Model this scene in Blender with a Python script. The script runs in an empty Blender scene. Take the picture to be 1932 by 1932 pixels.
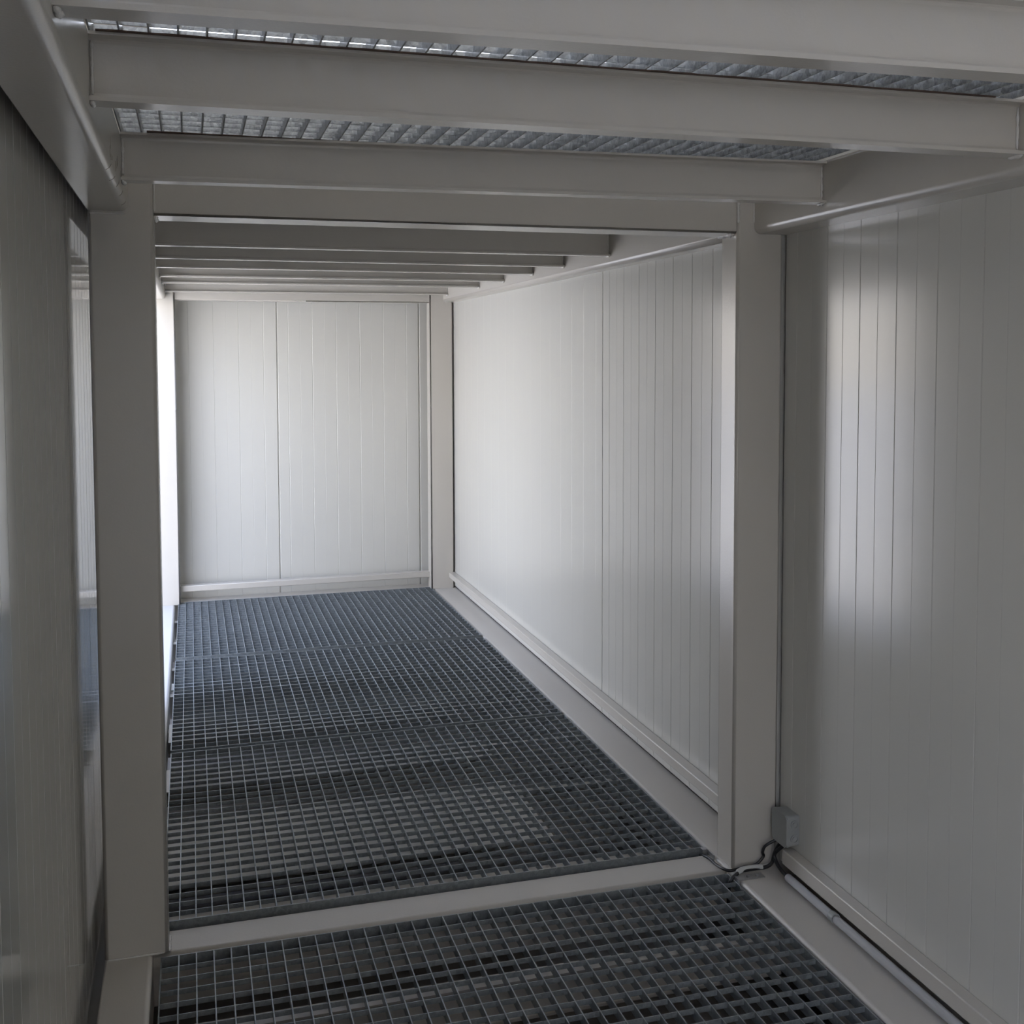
import bpy, bmesh, math, random
from mathutils import Vector, Matrix
random.seed(7)
sc = bpy.context.scene
COL = sc.collection
EYE = 1.6488

# ------------------------------------------------------------------ camera
def make_camera():
    yaw, pitch, roll = .2808, -.0556, -.0031
    cy, sy, cp, sp = math.cos(yaw), math.sin(yaw), math.cos(pitch), math.sin(pitch)
    F = Vector((sy*cp, cy*cp, sp)); R0 = Vector((cy, -sy, 0)); U0 = R0.cross(F)
    c, s = math.cos(roll), math.sin(roll)
    R = c*R0 + s*U0; U = -s*R0 + c*U0
    cam = bpy.data.cameras.new('camera'); o = bpy.data.objects.new('camera', cam); COL.objects.link(o)
    m = Matrix((R, U, -F)).transposed().to_4x4(); m.translation = Vector((0, 0, EYE))
    o.matrix_world = m
    cam.sensor_fit = 'HORIZONTAL'; cam.sensor_width = 36; cam.lens = 2066.1/1932*36
    cam.shift_x = (966-956.65)/1932; cam.shift_y = (787.14-966)/1932
    cam.clip_start = .02; cam.clip_end = 300
    sc.camera = o
make_camera()

# ------------------------------------------------------------------ sky, sun, exposure
w = bpy.data.worlds.new('sky'); sc.world = w; w.use_nodes = True
nt = w.node_tree; nt.nodes.clear()
tc = nt.nodes.new('ShaderNodeTexCoord'); sx = nt.nodes.new('ShaderNodeSeparateXYZ')
rp = nt.nodes.new('ShaderNodeValToRGB'); bg = nt.nodes.new('ShaderNodeBackground'); wo = nt.nodes.new('ShaderNodeOutputWorld')
nt.links.new(tc.outputs['Generated'], sx.inputs[0]); nt.links.new(sx.outputs['Z'], rp.inputs[0])
nt.links.new(rp.outputs[0], bg.inputs[0]); nt.links.new(bg.outputs[0], wo.inputs[0])
e = rp.color_ramp.elements
e[0].position = 0; e[0].color = (1, .94, .88, 1)
e[1].position = 1; e[1].color = (.34, .52, 1, 1)
m_ = e.new(.25); m_.color = (.82, .87, 1, 1)
bg.inputs[1].default_value = 5.6
sun = bpy.data.lights.new('sun', 'SUN'); sun.energy = 30; sun.angle = .01; sun.color = (1, .95, .89)
so = bpy.data.objects.new('sun', sun); COL.objects.link(so); so.location = (-6, -6, 12)
so.rotation_euler = Vector((-.12, 1, -1)).to_track_quat('-Z', 'Y').to_euler()
sc.view_settings.view_transform = 'Standard'; sc.view_settings.look = 'None'
sc.view_settings.exposure = 0.09; sc.view_settings.gamma = 1; sc.view_settings.use_curve_mapping = False
try:
    sc.cycles.max_bounces = 12; sc.cycles.diffuse_bounces = 8; sc.cycles.glossy_bounces = 6
except Exception: pass

# ------------------------------------------------------------------ materials
def mat(name, col, rough=.4, metal=0., spec=.5, bump=0., bscale=60., var=0., vscale=2., stretch=None, coat=0., spangle=False, rvar=0.):
    m = bpy.data.materials.new(name); m.use_nodes = True
    n = m.node_tree.nodes; l = m.node_tree.links; b = n['Principled BSDF']
    b.inputs['Base Color'].default_value = (*col, 1); b.inputs['Roughness'].default_value = rough
    b.inputs['Metallic'].default_value = metal; b.inputs['Specular IOR Level'].default_value = spec
    if coat: b.inputs['Coat Weight'].default_value = coat; b.inputs['Coat Roughness'].default_value = .05
    g = n.new('ShaderNodeNewGeometry')
    mp = n.new('ShaderNodeMapping'); l.new(g.outputs['Position'], mp.inputs[0])
    if stretch: mp.inputs['Scale'].default_value = stretch
    if var:
        if spangle:
            t = n.new('ShaderNodeTexVoronoi'); t.inputs['Scale'].default_value = vscale; out = t.outputs['Color']
            t2 = n.new('ShaderNodeTexNoise'); t2.inputs['Scale'].default_value = vscale*2.3; l.new(mp.outputs[0], t2.inputs[0])
            ad = n.new('ShaderNodeMixRGB'); ad.inputs[0].default_value = .55; l.new(out, ad.inputs[1]); l.new(t2.outputs[0], ad.inputs[2]); out = ad.outputs[0]
        else:
            t = n.new('ShaderNodeTexNoise'); t.inputs['Scale'].default_value = vscale; t.inputs['Detail'].default_value = 5; out = t.outputs[0]
        l.new(mp.outputs[0], t.inputs[0])
        r = n.new('ShaderNodeValToRGB'); l.new(out, r.inputs[0])
        a = r.color_ramp.elements
        a[0].position = .25; a[1].position = .75
        a[0].color = tuple(max(0, c*(1-var)) for c in col)+(1,); a[1].color = tuple(min(1, c*(1+var)) for c in col)+(1,)
        l.new(r.outputs[0], b.inputs['Base Color'])
        if rvar:
            mr = n.new('ShaderNodeMapRange'); mr.inputs['To Min'].default_value = rough-rvar; mr.inputs['To Max'].default_value = rough+rvar
            l.new(out, mr.inputs[0]); l.new(mr.outputs[0], b.inputs['Roughness'])
    if bump:
        t = n.new('ShaderNodeTexNoise'); t.inputs['Scale'].default_value = bscale; t.inputs['Detail'].default_value = 3
        l.new(mp.outputs[0], t.inputs[0])
        bp = n.new('ShaderNodeBump'); bp.inputs['Strength'].default_value = bump; bp.inputs['Distance'].default_value = .002
        l.new(t.outputs[0], bp.inputs['Height']); l.new(bp.outputs[0], b.inputs['Normal'])
    return m
M = dict(
    steel = mat('painted_steel', (.53, .50, .45), .22, bump=.12, bscale=140, var=.03, vscale=1.3),
    matt = mat('painted_floor_steel', (.56, .53, .485), .42, bump=.12, bscale=140, var=.04, vscale=1.6),
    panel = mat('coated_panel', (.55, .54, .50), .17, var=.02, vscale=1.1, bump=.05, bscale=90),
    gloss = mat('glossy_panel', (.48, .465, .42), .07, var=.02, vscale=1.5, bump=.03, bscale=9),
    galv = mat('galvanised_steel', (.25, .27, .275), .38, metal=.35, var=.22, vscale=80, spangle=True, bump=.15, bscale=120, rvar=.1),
    core = mat('panel_core', (.07, .07, .07), .8),
    weld = mat('weld_bead', (.66, .64, .60), .25, bump=.8, bscale=260),
    plastic = mat('grey_plastic', (.30, .31, .30), .45),
    conduit = mat('conduit_plastic', (.50, .51, .53), .35),
    cable = mat('black_cable', (.012, .012, .014), .42),
    tape = mat('white_tape', (.55, .55, .53), .4, bump=.5, bscale=150),
    zinc = mat('zinc_bracket', (.45, .45, .45), .35, metal=.8, var=.1, vscale=60),
    ground = mat('concrete_ground', (.48, .47, .45), .9, var=.15, vscale=.8),
    void_sheet = mat('dark_void_sheet', (.15, .135, .12), .5, var=.25, vscale=3),  # dark colour that stands for the unlit space under the floor
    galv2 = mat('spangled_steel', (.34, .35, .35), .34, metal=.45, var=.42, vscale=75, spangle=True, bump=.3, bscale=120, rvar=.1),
    rust = mat('primer_strip', (.09, .055, .04), .8, var=.3, vscale=30),
)

# ------------------------------------------------------------------ helpers
def mesh_obj(name, bm, m, parent=None, smooth=False, loc=None):
    bmesh.ops.recalc_face_normals(bm, faces=bm.faces)
    me = bpy.data.meshes.new(name); bm.to_mesh(me); bm.free()
    if smooth:
        for p in me.polygons: p.use_smooth = True
    me.materials.append(m)
    o = bpy.data.objects.new(name, me); COL.objects.link(o)
    if loc: o.location = loc
    if parent: o.parent = parent
    return o
def empty(name, loc=(0, 0, 0)):
    o = bpy.data.objects.new(name, None); COL.objects.link(o); o.location = loc; o.empty_display_size = .1
    return o
def tag(o, label=None, cat=None, group=None, kind=None):
    if label: o['label'] = label
    if cat: o['category'] = cat
    if group: o['group'] = group
    if kind: o['kind'] = kind
    return o
def box(bm, x0, x1, y0, y1, z0, z1):
    vs = [bm.verts.new(p) for p in ((x0,y0,z0),(x1,y0,z0),(x1,y1,z0),(x0,y1,z0),(x0,y0,z1),(x1,y0,z1),(x1,y1,z1),(x0,y1,z1))]
    return [bm.faces.new([vs[i] for i in f]) for f in ((0,3,2,1),(4,5,6,7),(0,1,5,4),(1,2,6,5),(2,3,7,6),(3,0,4,7))]
def prism(bm, prof, axis, a, b):
    """extrude a closed 2D profile along x / y / z"""
    def P(u, v, t): return {'x': (t, u, v), 'y': (u, t, v), 'z': (u, v, t)}[axis]
    A = [bm.verts.new(P(u, v, a)) for u, v in prof]; B = [bm.verts.new(P(u, v, b)) for u, v in prof]
    n = len(prof)
    for i in range(n): bm.faces.new((A[i], A[(i+1) % n], B[(i+1) % n], B[i]))
    bm.faces.new(A); bm.faces.new(B[::-1])
def rrect(u0, u1, v0, v1, r, seg=5):
    """rounded rectangle; r = (bl, br, tr, tl) radii"""
    if not isinstance(r, (tuple, list)): r = (r,)*4
    out = []
    for (cu, cv, a0, rr) in ((u0+r[0], v0+r[0], 180, r[0]), (u1-r[1], v0+r[1], 270, r[1]), (u1-r[2], v1-r[2], 0, r[2]), (u0+r[3], v1-r[3], 90, r[3])):
        if rr <= 0: out.append((cu, cv)); continue
        for k in range(seg+1):
            a = math.radians(a0+90*k/seg); out.append((cu+rr*math.cos(a), cv+rr*math.sin(a)))
    return out
def tube(bm, pts, r, n=10, caps=True):
    pts = [Vector(p) for p in pts]; rings = []
    up = None
    for i, p in enumerate(pts):
        t = (pts[min(i+1, len(pts)-1)]-pts[max(i-1, 0)]).normalized()
        if up is None: up = t.orthogonal().normalized()
        up = (up - t*up.dot(t)).normalized(); sd = t.cross(up)
        rings.append([bm.verts.new(p+r*(math.cos(2*math.pi*k/n)*up+math.sin(2*math.pi*k/n)*sd)) for k in range(n)])
    for a, b in zip(rings, rings[1:]):
        for k in range(n): bm.faces.new((a[k], a[(k+1) % n], b[(k+1) % n], b[k]))
    if caps: bm.faces.new(rings[0][::-1]); bm.faces.new(rings[-1])
def smooth_path(P, k=6):
    P = [Vector(p) for p in P]; Q = [P[0]+(P[0]-P[1])]+P+[P[-1]+(P[-1]-P[-2])]; out = []
    for i in range(1, len(Q)-2):
        for j in range(k):
            t = j/k; a, b, c, d = Q[i-1:i+3]
            out.append(.5*((2*b)+(c-a)*t+(2*a-5*b+4*c-d)*t*t+(3*b-a-3*c+d)*t**3))
    out.append(P[-1]); return out
def weld(parent, p0, p1, r=.004, lump=.5):
    """irregular weld bead"""
    bm = bmesh.new(); p0, p1 = Vector(p0), Vector(p1); L = (p1-p0).length; n = max(3, int(L/.006))
    rings = []; t = (p1-p0).normalized(); u = t.orthogonal().normalized(); v = t.cross(u)
    for i in range(n+1):
        rr = r*(1+lump*random.uniform(-.5, .5))*(0.5 if i in (0, n) else 1)
        c = p0.lerp(p1, i/n)
        rings.append([bm.verts.new(c+rr*(math.cos(k*math.pi/3)*u+math.sin(k*math.pi/3)*v)) for k in range(6)])
    for a, b in zip(rings, rings[1:]):
        for k in range(6): bm.faces.new((a[k], a[(k+1) % 6], b[(k+1) % 6], b[k]))
    bm.faces.new(rings[0][::-1]); bm.faces.new(rings[-1])
    return mesh_obj('weld_bead', bm, M['weld'], parent, smooth=True)

# ------------------------------------------------------------------ structure: walls of ribbed panels
def panel_prof(a, b, off, flat=.0833, dep=.0012, lip=.0025):
    """top-view line of one panel face from a to b: shallow alternating ribs with narrow grooves; returns (t, depth) list, depth<0 = recessed"""
    pts = [(a, -.006), (a+.0015, -.001), (a+.003, 0)]
    k = math.ceil((a-off)/flat); t = off+k*flat
    while t < b-.01:
        if t > a+.01:
            i = round((t-off)/flat)
            if i % 2 == 0: pts += [(t-lip, 0), (t-.0004, -dep*1.6), (t+.0004, -dep*1.6), (t+lip, 0)]
            else: pts += [(t-lip*.5, 0), (t, -dep*.6), (t+lip*.5, 0)]
        t += flat
    pts += [(b-.003, 0), (b-.0015, -.001), (b, -.006)]
    return pts
def ribbed_wall(name, plane, pos, facing, cuts, z0, z1, m, off, thick=.055, gap=.003, faint=None, core='core'):
    """plane 'x' = wall lying in X=pos, running along Y; facing = +-1 the side the room is on"""
    bm = bmesh.new(); lo, hi = cuts[0], cuts[-1]
    s = -facing
    a, b = sorted((pos+s*.007, pos+s*thick))
    if plane == 'x': box(bm, a, b, lo, hi, z0, z1)
    else: box(bm, lo, hi, a, b, z0, z1)
    root = tag(mesh_obj(name, bm, M[core]), kind='structure')
    for c0, c1 in zip(cuts, cuts[1:]):
        fa = faint is not None and c0 >= faint
        pr = panel_prof(c0+gap/2, c1-gap/2, off, dep=.0003 if fa else (.0018 if m is M['gloss'] else .0009))
        front = [(t, pos+facing*d) for t, d in pr]
        prof = front+[(c1-gap/2, pos+s*.0069), (c0+gap/2, pos+s*.0069)]
        if plane == 'x': prof = [(y, t) for t, y in prof]
        bm = bmesh.new(); prism(bm, prof, 'z', z0, z1)
        mesh_obj('wall_panel', bm, m, root)
    return root
ZC = 2.031    # underside of side beams
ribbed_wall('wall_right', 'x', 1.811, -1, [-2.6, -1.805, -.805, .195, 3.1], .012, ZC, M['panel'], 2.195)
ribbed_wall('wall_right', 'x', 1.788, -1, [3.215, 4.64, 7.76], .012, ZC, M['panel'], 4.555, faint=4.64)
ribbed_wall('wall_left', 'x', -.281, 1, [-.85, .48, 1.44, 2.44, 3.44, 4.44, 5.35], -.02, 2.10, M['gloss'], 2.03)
ribbed_wall('wall_back', 'y', 7.75, -1, [-.422, .578, 1.578, 1.90], -.02, 2.10, M['panel'], -.014, gap=.007, core='panel')
for o in [o for o in bpy.data.objects if o.name.startswith('wall_right')]: pass

# unseen outer shell of the stacked modules, shuts out stray light: right side, left side with the doorway of the far bay, closed rear end
def shell(name, m, *boxes):
    bm = bmesh.new()
    for b in boxes: box(bm, *b)
    return tag(mesh_obj(name, bm, M[m]), kind='structure')
shell('wall_right', 'panel', (1.875, 1.905, -2.7, 8.0, -3.0, 4.9), (1.79, 1.875, 3.125, 3.205, -.2, 2.6))  # last box: added backing that stops light leaking beside the column
LOW = (2.4, 4.9)
shell('wall_left', 'panel', (-.41, -.372, -.85, 5.0, -.22, 2.35), (-.372, -.262, -.85, 5.35, 2.105, 2.35),  (-.372, -.262, -.85, 5.35, -.22, -.10), (-.41, -.372, -2.7, -.85, -.22, 0), (-.41, -.372, -2.7, -.85, 2.03, 2.35), (-.41, -.372, 7.60, 8.0, -.22, 2.35),  # includes added plugs against light leaks above and below the left wall
      (-.41, -.372, -2.7, 8.0, -3.0, -.22),
      (-.41, -.372, .4, 8.0, 2.35, 4.9), (-.41, -.372, 5.0, 5.35, -.22, 2.35))
shell('wall_back', 'panel', (-.41, 1.905, 7.82, 7.85, -3.0, 3.6), (-.41, 1.905, 7.82, 7.85, 4.4, 4.9))
shell('wall_front', 'panel', (-.41, .15, -2.70, -2.66, -3.0, 4.9), (1.65, 1.905, -2.70, -2.66, -3.0, 4.9), (.15, 1.65, -2.70, -2.66, -3.0, 4.9))
# roof of the upper storey and the ground the stack of modules stands on
bm = bmesh.new(); box(bm, -.6, 2.1, -3, 8.2, 4.9, 5.0); tag(mesh_obj('ceiling', bm, M['steel']), kind='structure')
bm = bmesh.new(); box(bm, -60, 60, -60, 60, -3.2, -3.0); tag(mesh_obj('floor', bm, M['ground']), kind='structure')

bm = bmesh.new(); box(bm, -60, -.42, -60, 60, -3.0, -.25); tag(mesh_obj('floor', bm, M['ground']), kind='structure')
bm = bmesh.new(); box(bm, -.36, 1.87, -2.6, 7.8, -.36, -.33); tag(mesh_obj('floor', bm, M['void_sheet']), kind='structure')  # added dark sheet, puts the darkness of the void below the gratings into colour

# ------------------------------------------------------------------ steel columns
def column(x0, x1, y0, y1, z0, z1, label, welds=()):
    bm = bmesh.new(); prism(bm, [(u-x0, v-y0) for u, v in rrect(x0, x1, y0, y1, .011)], 'z', 0, z1-z0)
    o = mesh_obj('steel_column', bm, M['steel'], loc=(x0, y0, z0), smooth=False)
    for p in o.data.polygons: p.use_smooth = abs(p.normal.z) < .5
    for e_ in o.data.edges: pass
    tag(o, label, 'column', 'steel columns of the frame')
    for a, b, r in welds: weld(o, Vector(a)-o.location, Vector(b)-o.location, r)
    return o
column(-.255, -.088, 3.1, 3.2115, 0, 2.6, 'broad pale grey steel column on the left, nearest the camera, dark in shade',
       [((-.25, 3.098, .001), (-.10, 3.098, .001), .003), ((-.087, 3.115, -.004), (-.087, 3.20, -.004), .005), ((-.25, 3.099, 2.03), (-.16, 3.099, 2.03), .0025)])
column(1.643, 1.8025, 3.1, 3.2115, 0, 2.6, 'pale grey steel column on the right beside the junction box and black cables',
       [((1.645, 3.10, 2.06), (1.645, 3.10, 2.14), .004), ((1.698, 3.10, 2.06), (1.698, 3.10, 2.14), .003), ((1.66, 3.098, .001), (1.78, 3.098, .001), .003)])
column(-.26, -.0936, 7.5435, 7.66, 0, 2.6, 'brightly lit white steel column at the far left end of the corridor')
column(1.6146, 1.7805, 7.5435, 7.66, 0, 2.6, 'pale steel column in the far right corner beside the end wall')

# ------------------------------------------------------------------ side beams under the upper floor
def side_beam(x0, x1, y0, y1, z0, z1, r, label):
    bm = bmesh.new(); prism(bm, [(u-x0, v-z0) for u, v in rrect(x0, x1, z0, z1, r, 6)], 'y', 0, y1-y0)
    o = mesh_obj('side_beam', bm, M['steel'], loc=(x0, y0, z0))
    for p in o.data.polygons: p.use_smooth = abs(p.normal.y) < .5
    return tag(o, label, 'beam')
side_beam(-.255, -.152, -2.6, 3.1, 2.036, 2.19, (.003, .020, .01, .004), 'pale grey box beam with rounded edge above the glossy left wall')
side_beam(1.700, 1.835, -2.6, 3.1, 2.028, 2.19, (.022, .003, .004, .01), 'pale grey box beam along the top of the near right wall')
side_beam(-.255, -.152, 3.2115, 7.5435, 2.030, 2.19, (.003, .020, .01, .004), 'pale box beam behind the left column at the far top left')
side_beam(1.712, 1.812, 3.2115, 7.5435, 2.028, 2.19, (.022, .003, .004, .01), 'pale box beam along the top of the far right wall')

# brown scratch marks where a strap rubbed the near left beam
lb = [o for o in bpy.data.objects if o.name == 'side_beam'][0]
bm = bmesh.new()
for k in range(9):
    y = random.uniform(2.42, 2.86); z = random.uniform(2.058, 2.085); h = random.uniform(.008, .03)
    box(bm, -.1521, -.1516, y, y+.0012, z, z+h)
for y in (2.44, 2.58, 2.70, 2.84, 2.99):
    a0 = random.uniform(-70, -40)
    for k in range(7):
        a = math.radians(a0+k*7); b = math.radians(a0+k*7+8)
        cx_, cz_ = -.172, 2.056
        p = [(cx_+r_*math.cos(t), cz_+r_*math.sin(t)) for r_, t in ((.0199, a), (.0204, a), (.0204, b), (.0199, b))]
        prism(bm, p, 'y', y+k*.002, y+k*.002+.0014)
sm = mesh_obj('scratch_marks', bm, M['rust'], lb); sm.matrix_parent_inverse = Matrix.Translation(-lb.location); sm['label'] = 'fine brown scratch marks'
# headers between columns
def header(x0, x1, y0, y1, z0, z1, r, label, welds=()):
    bm = bmesh.new(); prism(bm, [(u-y0, v-z0) for u, v in rrect(y0, y1, z0, z1, r, 5)], 'x', 0, x1-x0)
    o = mesh_obj('cross_beam', bm, M['steel' if z0 > 1 else 'matt'], loc=(x0, y0, z0))
    for p in o.data.polygons: p.use_smooth = abs(p.normal.x) < .5
    tag(o, label, 'beam')
    for a, b, rr in welds: weld(o, Vector(a)-o.location, Vector(b)-o.location, rr)
    return o
header(-.088, 1.643, 3.108, 3.238, 2.029, 2.185, .008, 'pale steel cross beam joining the tops of the two near columns',
       [((-.085, 3.12, 2.03), (-.085, 3.22, 2.03), .007), ((1.640, 3.12, 2.03), (1.640, 3.22, 2.03), .009), ((-.086, 3.107, 2.04), (-.086, 3.107, 2.14), .003)])
header(-.0936, 1.6146, 7.56, 7.655, 2.024, 2.18, .008, 'bright steel cross beam above the far end wall')
# floor level beams
header(-.13, 1.63, 3.095, 3.240, -.15, -.011, (.004, .004, .006, .034), 'pale steel floor beam crossing between the two near columns',
       [((-.122, 3.14, -.008), (-.10, 3.235, -.008), .005)])
header(-.13, 1.63, 7.605, 7.745, -.15, .0, (.004, .004, .006, .01), 'bright painted floor beam below the far end wall')
def floor_channel(x0, x1, y0, y1, r, label):
    bm = bmesh.new(); prism(bm, [(u-x0, v+.15) for u, v in rrect(x0, x1, -.15, 0, r, 6)], 'y', 0, y1-y0)
    o = mesh_obj('floor_channel', bm, M['matt'], loc=(x0, y0, -.15))
    for p in o.data.polygons: p.use_smooth = abs(p.normal.y) < .5
    return tag(o, label, 'beam')
floor_channel(-.255, -.13, -2.6, 7.56, (.004, .004, .014, .006), 'painted steel floor channel along the foot of the left columns')
floor_channel(1.630, 1.800, -2.6, 7.56, (.004, .004, .006, .012), 'painted steel floor channel along the foot of the right wall')

# ------------------------------------------------------------------ joists (channel section open toward the camera)
_H = [(0,.1075),(0,.113),(.050,.113),(.050,.1075),(.032,.1055),(.0285,.103),(.0275,.098),(.0275,.017),(.0285,.011),(.032,.0085),(.050,.0065),(.050,0),(0,0),(0,.0075),(.018,.0085),(.0215,.011),(.0225,.017),(.0225,.098),(.0215,.103),(.018,.1055)]
JP = _H[::-1]
def joist_bm(L):
    bm = bmesh.new(); prism(bm, [(y, z) for y, z in JP], 'x', 0, L); return bm
def joist(name, x0, x1, yl, yr, z0, label, grp, cat='joist', tabs=True, prof=None):
    """yl, yr = back edge of the bottom flange at left and right end"""
    L = math.hypot(x1-x0, yr-yl); bm = joist_bm(L) if prof is None else bmesh.new()
    if prof: prism(bm, prof, 'x', 0, L)
    o = mesh_obj(name, bm, M['steel'], loc=(x0, yl-.05, z0)); o.rotation_euler.z = math.atan2(yr-yl, x1-x0)
    tag(o, label, cat, grp)
    if tabs:
        for xx in (0.004, L-.004):
            weld(o, (xx, .004, -.001), (xx, .046, -.001), .0048, .9)
            weld(o, (xx, .0205, .014), (xx, .0205, .102), .0028, .9)
    return o
G1 = 'channel joists carrying the grating overhead'
JZ = 2.0708
CJ = [(1.484, 1.430, 'ceiling joist nearest the camera, topmost in the picture'),
      (1.992, 1.992, 'second ceiling joist from the camera, between the two open strips of grating'),
      (2.832, 2.745, 'third ceiling joist, just in front of the near cross beam, its right end in view'),
      (4.405, 4.400, 'first dark ceiling joist beyond the near cross beam'),
      (4.96, 4.985, 'second dark ceiling joist beyond the near cross beam'),
      (5.455, 5.475, 'third ceiling joist beyond the near cross beam'),
      (6.07, 6.02, 'fourth ceiling joist beyond the near cross beam'),
      (6.585, 6.57, 'second ceiling joist from the far end wall, bluish at its left end'),
      (7.47, 7.43, 'farthest ceiling joist, brightly lit, next to the end wall')]
for yl, yr, lab in CJ: joist('ceiling_joist', -.152, 1.700 if yl < 3 else 1.712, yl, yr, JZ, lab, G1)
for yb in (.45, -.55): joist('ceiling_joist', -.152, 1.700, yb, yb, JZ, 'ceiling joist behind the camera, %s' % ('nearer' if yb > 0 else 'farther'), G1, tabs=False)
G2 = 'channel joists below the floor grating'
for i, yb in enumerate([.6, 1.15, 1.7, 2.3, 2.82, 3.42, 4.58, 5.15, 5.70, 6.18, 6.75, 7.3]):
    lab = {0: 'floor joist under the near grating', }.get(i, '')
    words = ['rearmost', 'second', 'third', 'fourth', 'fifth', 'sixth', 'eighth', 'ninth', 'tenth', 'eleventh', 'twelfth', 'last']
    joist('floor_joist', -.13, 1.63, yb, yb, -.162, words[i]+' joist under the floor grating counting away from the camera', G2, tabs=False)
deep = [(0,0),(.05,0),(.05,.24),(0,.24),(0,.23),(.044,.23),(.044,.01),(0,.01)]
joist('floor_joist', -.13, 1.63, 4.05, 4.05, -.289, 'deep joist under the first grating beyond the cross beam', G2, tabs=False, prof=deep)

# added plates, a guess that gives the light bands below the grating
for y0, y1, lab in ((4.38, 4.62, 'narrow added plate standing for a light band seen through the first grating beyond the cross beam'),
                    (3.58, 4.12, 'wide added plate standing for a light band seen through the first grating beyond the cross beam'),
                    (4.95, 5.20, 'added plate standing for a light band seen through the middle floor grating, near its front edge'),
                    (5.74, 5.86, 'thin added plate standing for a light band seen through the middle floor grating'),
                    (2.30, 2.42, 'added plate standing for a light band seen through the near floor grating')):
    bm = bmesh.new(); box(bm, -.125, 1.2, 0, y1-y0, 0, .006)
    tag(mesh_obj('light_band_plate', bm, M['panel'], loc=(0, y0, -.048)), lab, 'plate', 'added plates for the light bands below the floor gratings')
# ------------------------------------------------------------------ gratings
PX, PY = .0467, .0575
def bar_mesh(name, dims, m='galv'):
    bm = bmesh.new(); x, y, z = dims; box(bm, -x/2, x/2, 0, y, -z, 0)
    bmesh.ops.recalc_face_normals(bm, faces=bm.faces)
    me = bpy.data.meshes.new(name); bm.to_mesh(me); bm.free(); me.materials.append(M[m]); return me
def grating(x0, y0, y1, ztop, label, nx=37, tilt=0.):
    root = empty('steel_grating', (x0, y0, ztop)); tag(root, label, 'grating', 'overhead gratings' if ztop > 1 else 'galvanised floor gratings')
    root.rotation_euler.x = tilt
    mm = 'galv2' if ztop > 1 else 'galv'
    L = y1-y0; W = nx*PX
    me = bar_mesh('bearing_bar', (.0032, L-.006, .029), mm)
    for k in range(nx+1):
        o = bpy.data.objects.new('bearing_bar', me); COL.objects.link(o); o.parent = root; o.location = (k*PX, .003, 0)
    n = round(L/PY); py = L/n
    mc = bar_mesh('cross_bar', (W-.002, .0022, .014), mm)
    for k in range(1, n):
        o = bpy.data.objects.new('cross_bar', mc); COL.objects.link(o); o.parent = root; o.location = (W/2, k*py-.0011, -.0004)
    me_ = bar_mesh('end_bar', (W+.004, .0035, .030), mm)
    for yy in (0, L-.0035):
        o = bpy.data.objects.new('end_bar', me_); COL.objects.link(o); o.parent = root; o.location = (W/2, yy, .0004)
    return root
F0 = .003
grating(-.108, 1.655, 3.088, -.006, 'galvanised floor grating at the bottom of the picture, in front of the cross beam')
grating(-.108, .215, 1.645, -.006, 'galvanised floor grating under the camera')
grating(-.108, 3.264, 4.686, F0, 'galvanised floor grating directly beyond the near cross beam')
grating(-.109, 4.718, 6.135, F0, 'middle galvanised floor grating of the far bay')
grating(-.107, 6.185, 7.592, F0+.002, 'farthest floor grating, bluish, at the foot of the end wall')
ZG = JZ+.113+.031
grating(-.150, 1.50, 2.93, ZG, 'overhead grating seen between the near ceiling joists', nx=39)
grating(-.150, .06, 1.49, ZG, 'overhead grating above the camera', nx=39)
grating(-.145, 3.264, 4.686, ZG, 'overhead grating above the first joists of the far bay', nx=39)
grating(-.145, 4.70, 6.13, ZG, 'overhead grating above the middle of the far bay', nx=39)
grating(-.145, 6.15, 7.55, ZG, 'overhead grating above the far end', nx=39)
# ragged dark rubber strips between joist tops and grating
def strip(x0, x1, y, z, label):
    bm = bmesh.new(); n = 60; T = []; B = []
    for i in range(n+1):
        x = x0+(x1-x0)*i/n; d = random.uniform(0, .004)
        T.append((bm.verts.new((x, y-d, z+.0025)), bm.verts.new((x, y+.03, z+.0025)))); B.append((bm.verts.new((x, y-d, z)), bm.verts.new((x, y+.03, z))))
    for i in range(n):
        bm.faces.new((T[i][0], T[i+1][0], T[i+1][1], T[i][1])); bm.faces.new((B[i][0], B[i][1], B[i+1][1], B[i+1][0]))
        bm.faces.new((B[i][0], B[i+1][0], T[i+1][0], T[i][0])); bm.faces.new((B[i][1], T[i][1], T[i+1][1], B[i+1][1]))
    bm.faces.new((B[0][0], T[0][0], T[0][1], B[0][1])); bm.faces.new((B[n][0], B[n][1], T[n][1], T[n][0]))
    return tag(mesh_obj('packing_strip', bm, M['rust']), label, 'strip')
strip(-.14, 1.62, 1.938, JZ+.1126, 'thin brown ragged strip on top of the second ceiling joist')
strip(-.09, 1.60, 2.765, JZ+.1126, 'thin brown ragged strip on top of the third ceiling joist')

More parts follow.
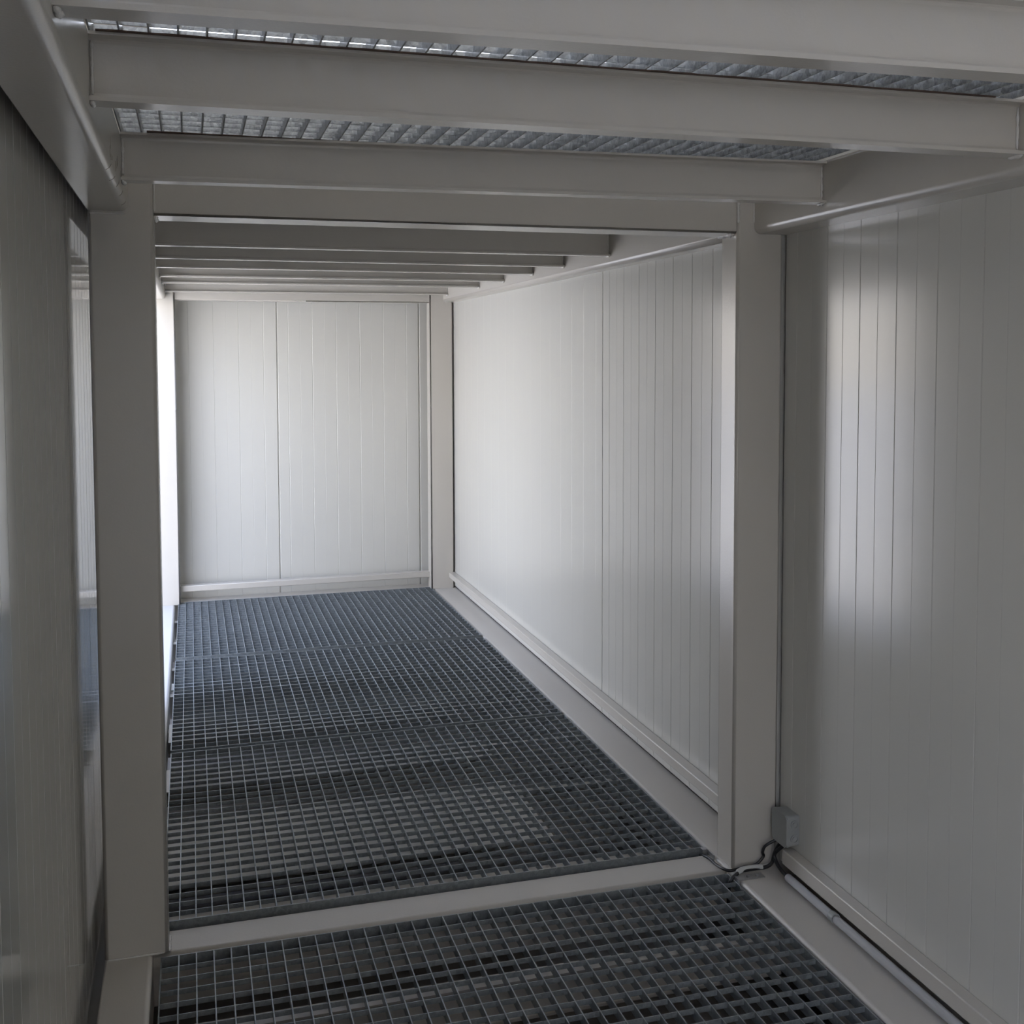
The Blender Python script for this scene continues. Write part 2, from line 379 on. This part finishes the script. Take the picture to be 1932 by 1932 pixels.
# ------------------------------------------------------------------ rails at the wall foot
def rail(x0, x1, y0, y1, z0, z1, label, along='y'):
    bm = bmesh.new()
    if along == 'y': prism(bm, [(u-x0, v-z0) for u, v in rrect(x0, x1, z0, z1, .004, 4)], 'y', 0, y1-y0)
    else: prism(bm, [(u-y0, v-z0) for u, v in rrect(y0, y1, z0, z1, .004, 4)], 'x', 0, x1-x0)
    o = mesh_obj('wall_rail', bm, M['steel'], loc=(x0, y0, z0))
    for p in o.data.polygons: p.use_smooth = abs(p.normal[1 if along == 'y' else 0]) < .5
    return tag(o, label, 'rail')
rail(1.771, 1.811, -2.6, 3.012, .040, .087, 'square steel rail along the foot of the near right wall')
rail(1.742, 1.786, 3.2115, 7.542, .074, .114, 'square steel rail along the foot of the far right wall')
rail(-.0936, 1.6146, 7.60, 7.66, .074, .114, 'steel rail low across the far end wall', 'x')

# ------------------------------------------------------------------ conduit, junction box, cables, bracket
bm = bmesh.new(); tube(bm, [(1.757, 2.952, .026), (1.757, -2.4, .026)], .0125, 14)
cd = tag(mesh_obj('cable_conduit', bm, M['conduit'], smooth=False), 'round pale grey plastic conduit lying on the floor channel beside the near right rail', 'conduit')
for p in cd.data.polygons: p.use_smooth = len(p.vertices) == 4
for yy in (2.70, 1.9):
    bm = bmesh.new(); n = 12; prof = []
    for k in range(n+1):
        a = math.radians(-50+280*k/n); prof.append((math.cos(a)*.0155, math.sin(a)*.0155))
    for k in range(n, -1, -1):
        a = math.radians(-50+280*k/n); prof.append((math.cos(a)*.0128, math.sin(a)*.0128))
    prism(bm, [(1.757+u, .026+v) for u, v in prof], 'y', yy-.011, yy+.011)
    mesh_obj('conduit_clip', bm, M['plastic'], cd)
bx = empty('junction_box', (1.763, 2.978, .106)); tag(bx, 'small grey plastic junction box mounted beside the right column above the cables', 'box')
bm = bmesh.new(); prism(bm, rrect(0, .087, 0, .100, .010, 5), 'x', .012, .047); mesh_obj('box_body', bm, M['plastic'], bx)
bm = bmesh.new(); prism(bm, rrect(-.0015, .0885, -.0015, .1015, .011, 5), 'x', .001, .012)
bmesh.ops.bevel(bm, geom=[e_ for e_ in bm.edges if all(v.co.x < .0011 for v in e_.verts)], offset=.003, segments=2, affect='EDGES')
mesh_obj('box_lid', bm, M['plastic'], bx)
def disc(parent, c, axis, r, h, name='knockout', ring=True):
    bm = bmesh.new(); n = 20
    for (ra, rb, hh) in ((r, r*.74, h), (r*.45, 0, h*.8)):
        if rb:
            A = [[], [], [], []]
            for k in range(n):
                a = 2*math.pi*k/n; ca, sa = math.cos(a), math.sin(a)
                for q, (rr, d) in enumerate(((ra, 0), (ra, hh), (rb, hh), (rb, 0))):
                    off = {'-y': (ca*rr, -d, sa*rr), 'z': (ca*rr, sa*rr, d)}[axis]
                    A[q].append(bm.verts.new(Vector(c)+Vector(off)))
            for q in range(4):
                for k in range(n):
                    bm.faces.new((A[q][k], A[q][(k+1) % n], A[(q+1) % 4][(k+1) % n], A[(q+1) % 4][k]))
        else:
            A = [[], []]
            for k in range(n):
                a = 2*math.pi*k/n; ca, sa = math.cos(a), math.sin(a)
                for q, d in enumerate((0, hh)):
                    off = {'-y': (ca*ra, -d, sa*ra), 'z': (ca*ra, sa*ra, d)}[axis]
                    A[q].append(bm.verts.new(Vector(c)+Vector(off)))
            for k in range(n): bm.faces.new((A[0][k], A[0][(k+1) % n], A[1][(k+1) % n], A[1][k]))
            bm.faces.new(A[0][::-1]); bm.faces.new(A[1])
    return mesh_obj(name, bm, M['plastic'], parent)
disc(bx, (.030, 0, .073), '-y', .0135, .0026); disc(bx, (.030, 0, .027), '-y', .0135, .0026); disc(bx, (.030, .045, .100), 'z', .011, .001)

def cable(pts, label, r=.0048):
    bm = bmesh.new(); tube(bm, smooth_path(pts), r, 8)
    o = mesh_obj('cable', bm, M['cable'], smooth=True); return tag(o, label, 'cable')
cable([(1.785, 3.047, .108), (1.772, 3.057, .098), (1.742, 3.065, .080), (1.737, 3.075, .055), (1.742, 3.078, .040), (1.722, 3.08, .018), (1.700, 3.083, .011), (1.682, 3.087, .009), (1.650, 3.082, .007),
       (1.624, 3.085, .005), (1.612, 3.11, .003), (1.612, 3.155, -.004), (1.612, 3.200, -.005), (1.606, 3.244, -.014), (1.603, 3.251, -.03), (1.603, 3.252, -.08)],
      'thin black cable rising from the column foot to the junction box')
cable([(1.787, 3.005, .108), (1.774, 3.022, .09), (1.762, 3.043, .060), (1.761, 3.030, .040), (1.760, 2.998, .028), (1.758, 2.960, .026), (1.757, 2.93, .026)],
      'black cable looping from the junction box into the conduit end', .006)
cable([(1.789, 3.027, .108), (1.776, 3.040, .09), (1.768, 3.055, .055), (1.765, 3.066, .020), (1.745, 3.067, .009), (1.715, 3.066, .010), (1.66, 3.064, .010), (1.634, 3.056, .004), (1.612, 3.052, -.012), (1.606, 3.053, -.05), (1.606, 3.053, -.10)],
      'black cable running from the box along the floor and down beside the near grating', .0058)
bm = bmesh.new(); tube(bm, smooth_path([(1.640, 3.058, .010), (1.665, 3.068, .012), (1.70, 3.069, .0125), (1.732, 3.068, .011)]), .0085, 9)
tag(mesh_obj('tape_wrap', bm, M['tape'], smooth=True), 'white tape wrapped around the black cables at the foot of the right column', 'tape')
br = empty('angle_bracket', (1.628, 3.02, 0)); tag(br, 'small zinc angle bracket bolted on the right channel in the corner of the near grating', 'bracket')
bm = bmesh.new(); box(bm, 0, .088, 0, .030, .0002, .0035); box(bm, -.004, 0, 0, .030, -.045, .0035); mesh_obj('bracket_plate', bm, M['zinc'], br)
for xx in (.035, .066):
    bm = bmesh.new(); prism(bm, [(xx+.0055*math.cos(k*math.pi/3), .015+.0055*math.sin(k*math.pi/3)) for k in range(6)], 'z', .0035, .008); mesh_obj('bolt', bm, M['zinc'], br)
b2 = empty('angle_bracket', (1.6295, 3.2415, .0)); tag(b2, 'shiny zinc bracket behind the right column foot at the corner of the far grating', 'bracket')
bm = bmesh.new(); box(bm, -.020, -.0005, .003, .020, -.045, .0045); mesh_obj('bracket_plate', bm, M['zinc'], b2)
bm = bmesh.new(); box(bm, -.0035, -.0005, -.045, .003, -.010, .0045); mesh_obj('bracket_tab', bm, M['zinc'], b2)
# flat faces stay flat, only the small rounded edges shade smoothly
for o in bpy.data.objects:
    if o.type == 'MESH' and o.name.split('.')[0] in ('steel_column', 'side_beam', 'cross_beam', 'floor_channel', 'wall_rail'):
        md = o.modifiers.new('weighted_normal', 'WEIGHTED_NORMAL'); md.weight = 100; md.keep_sharp = False
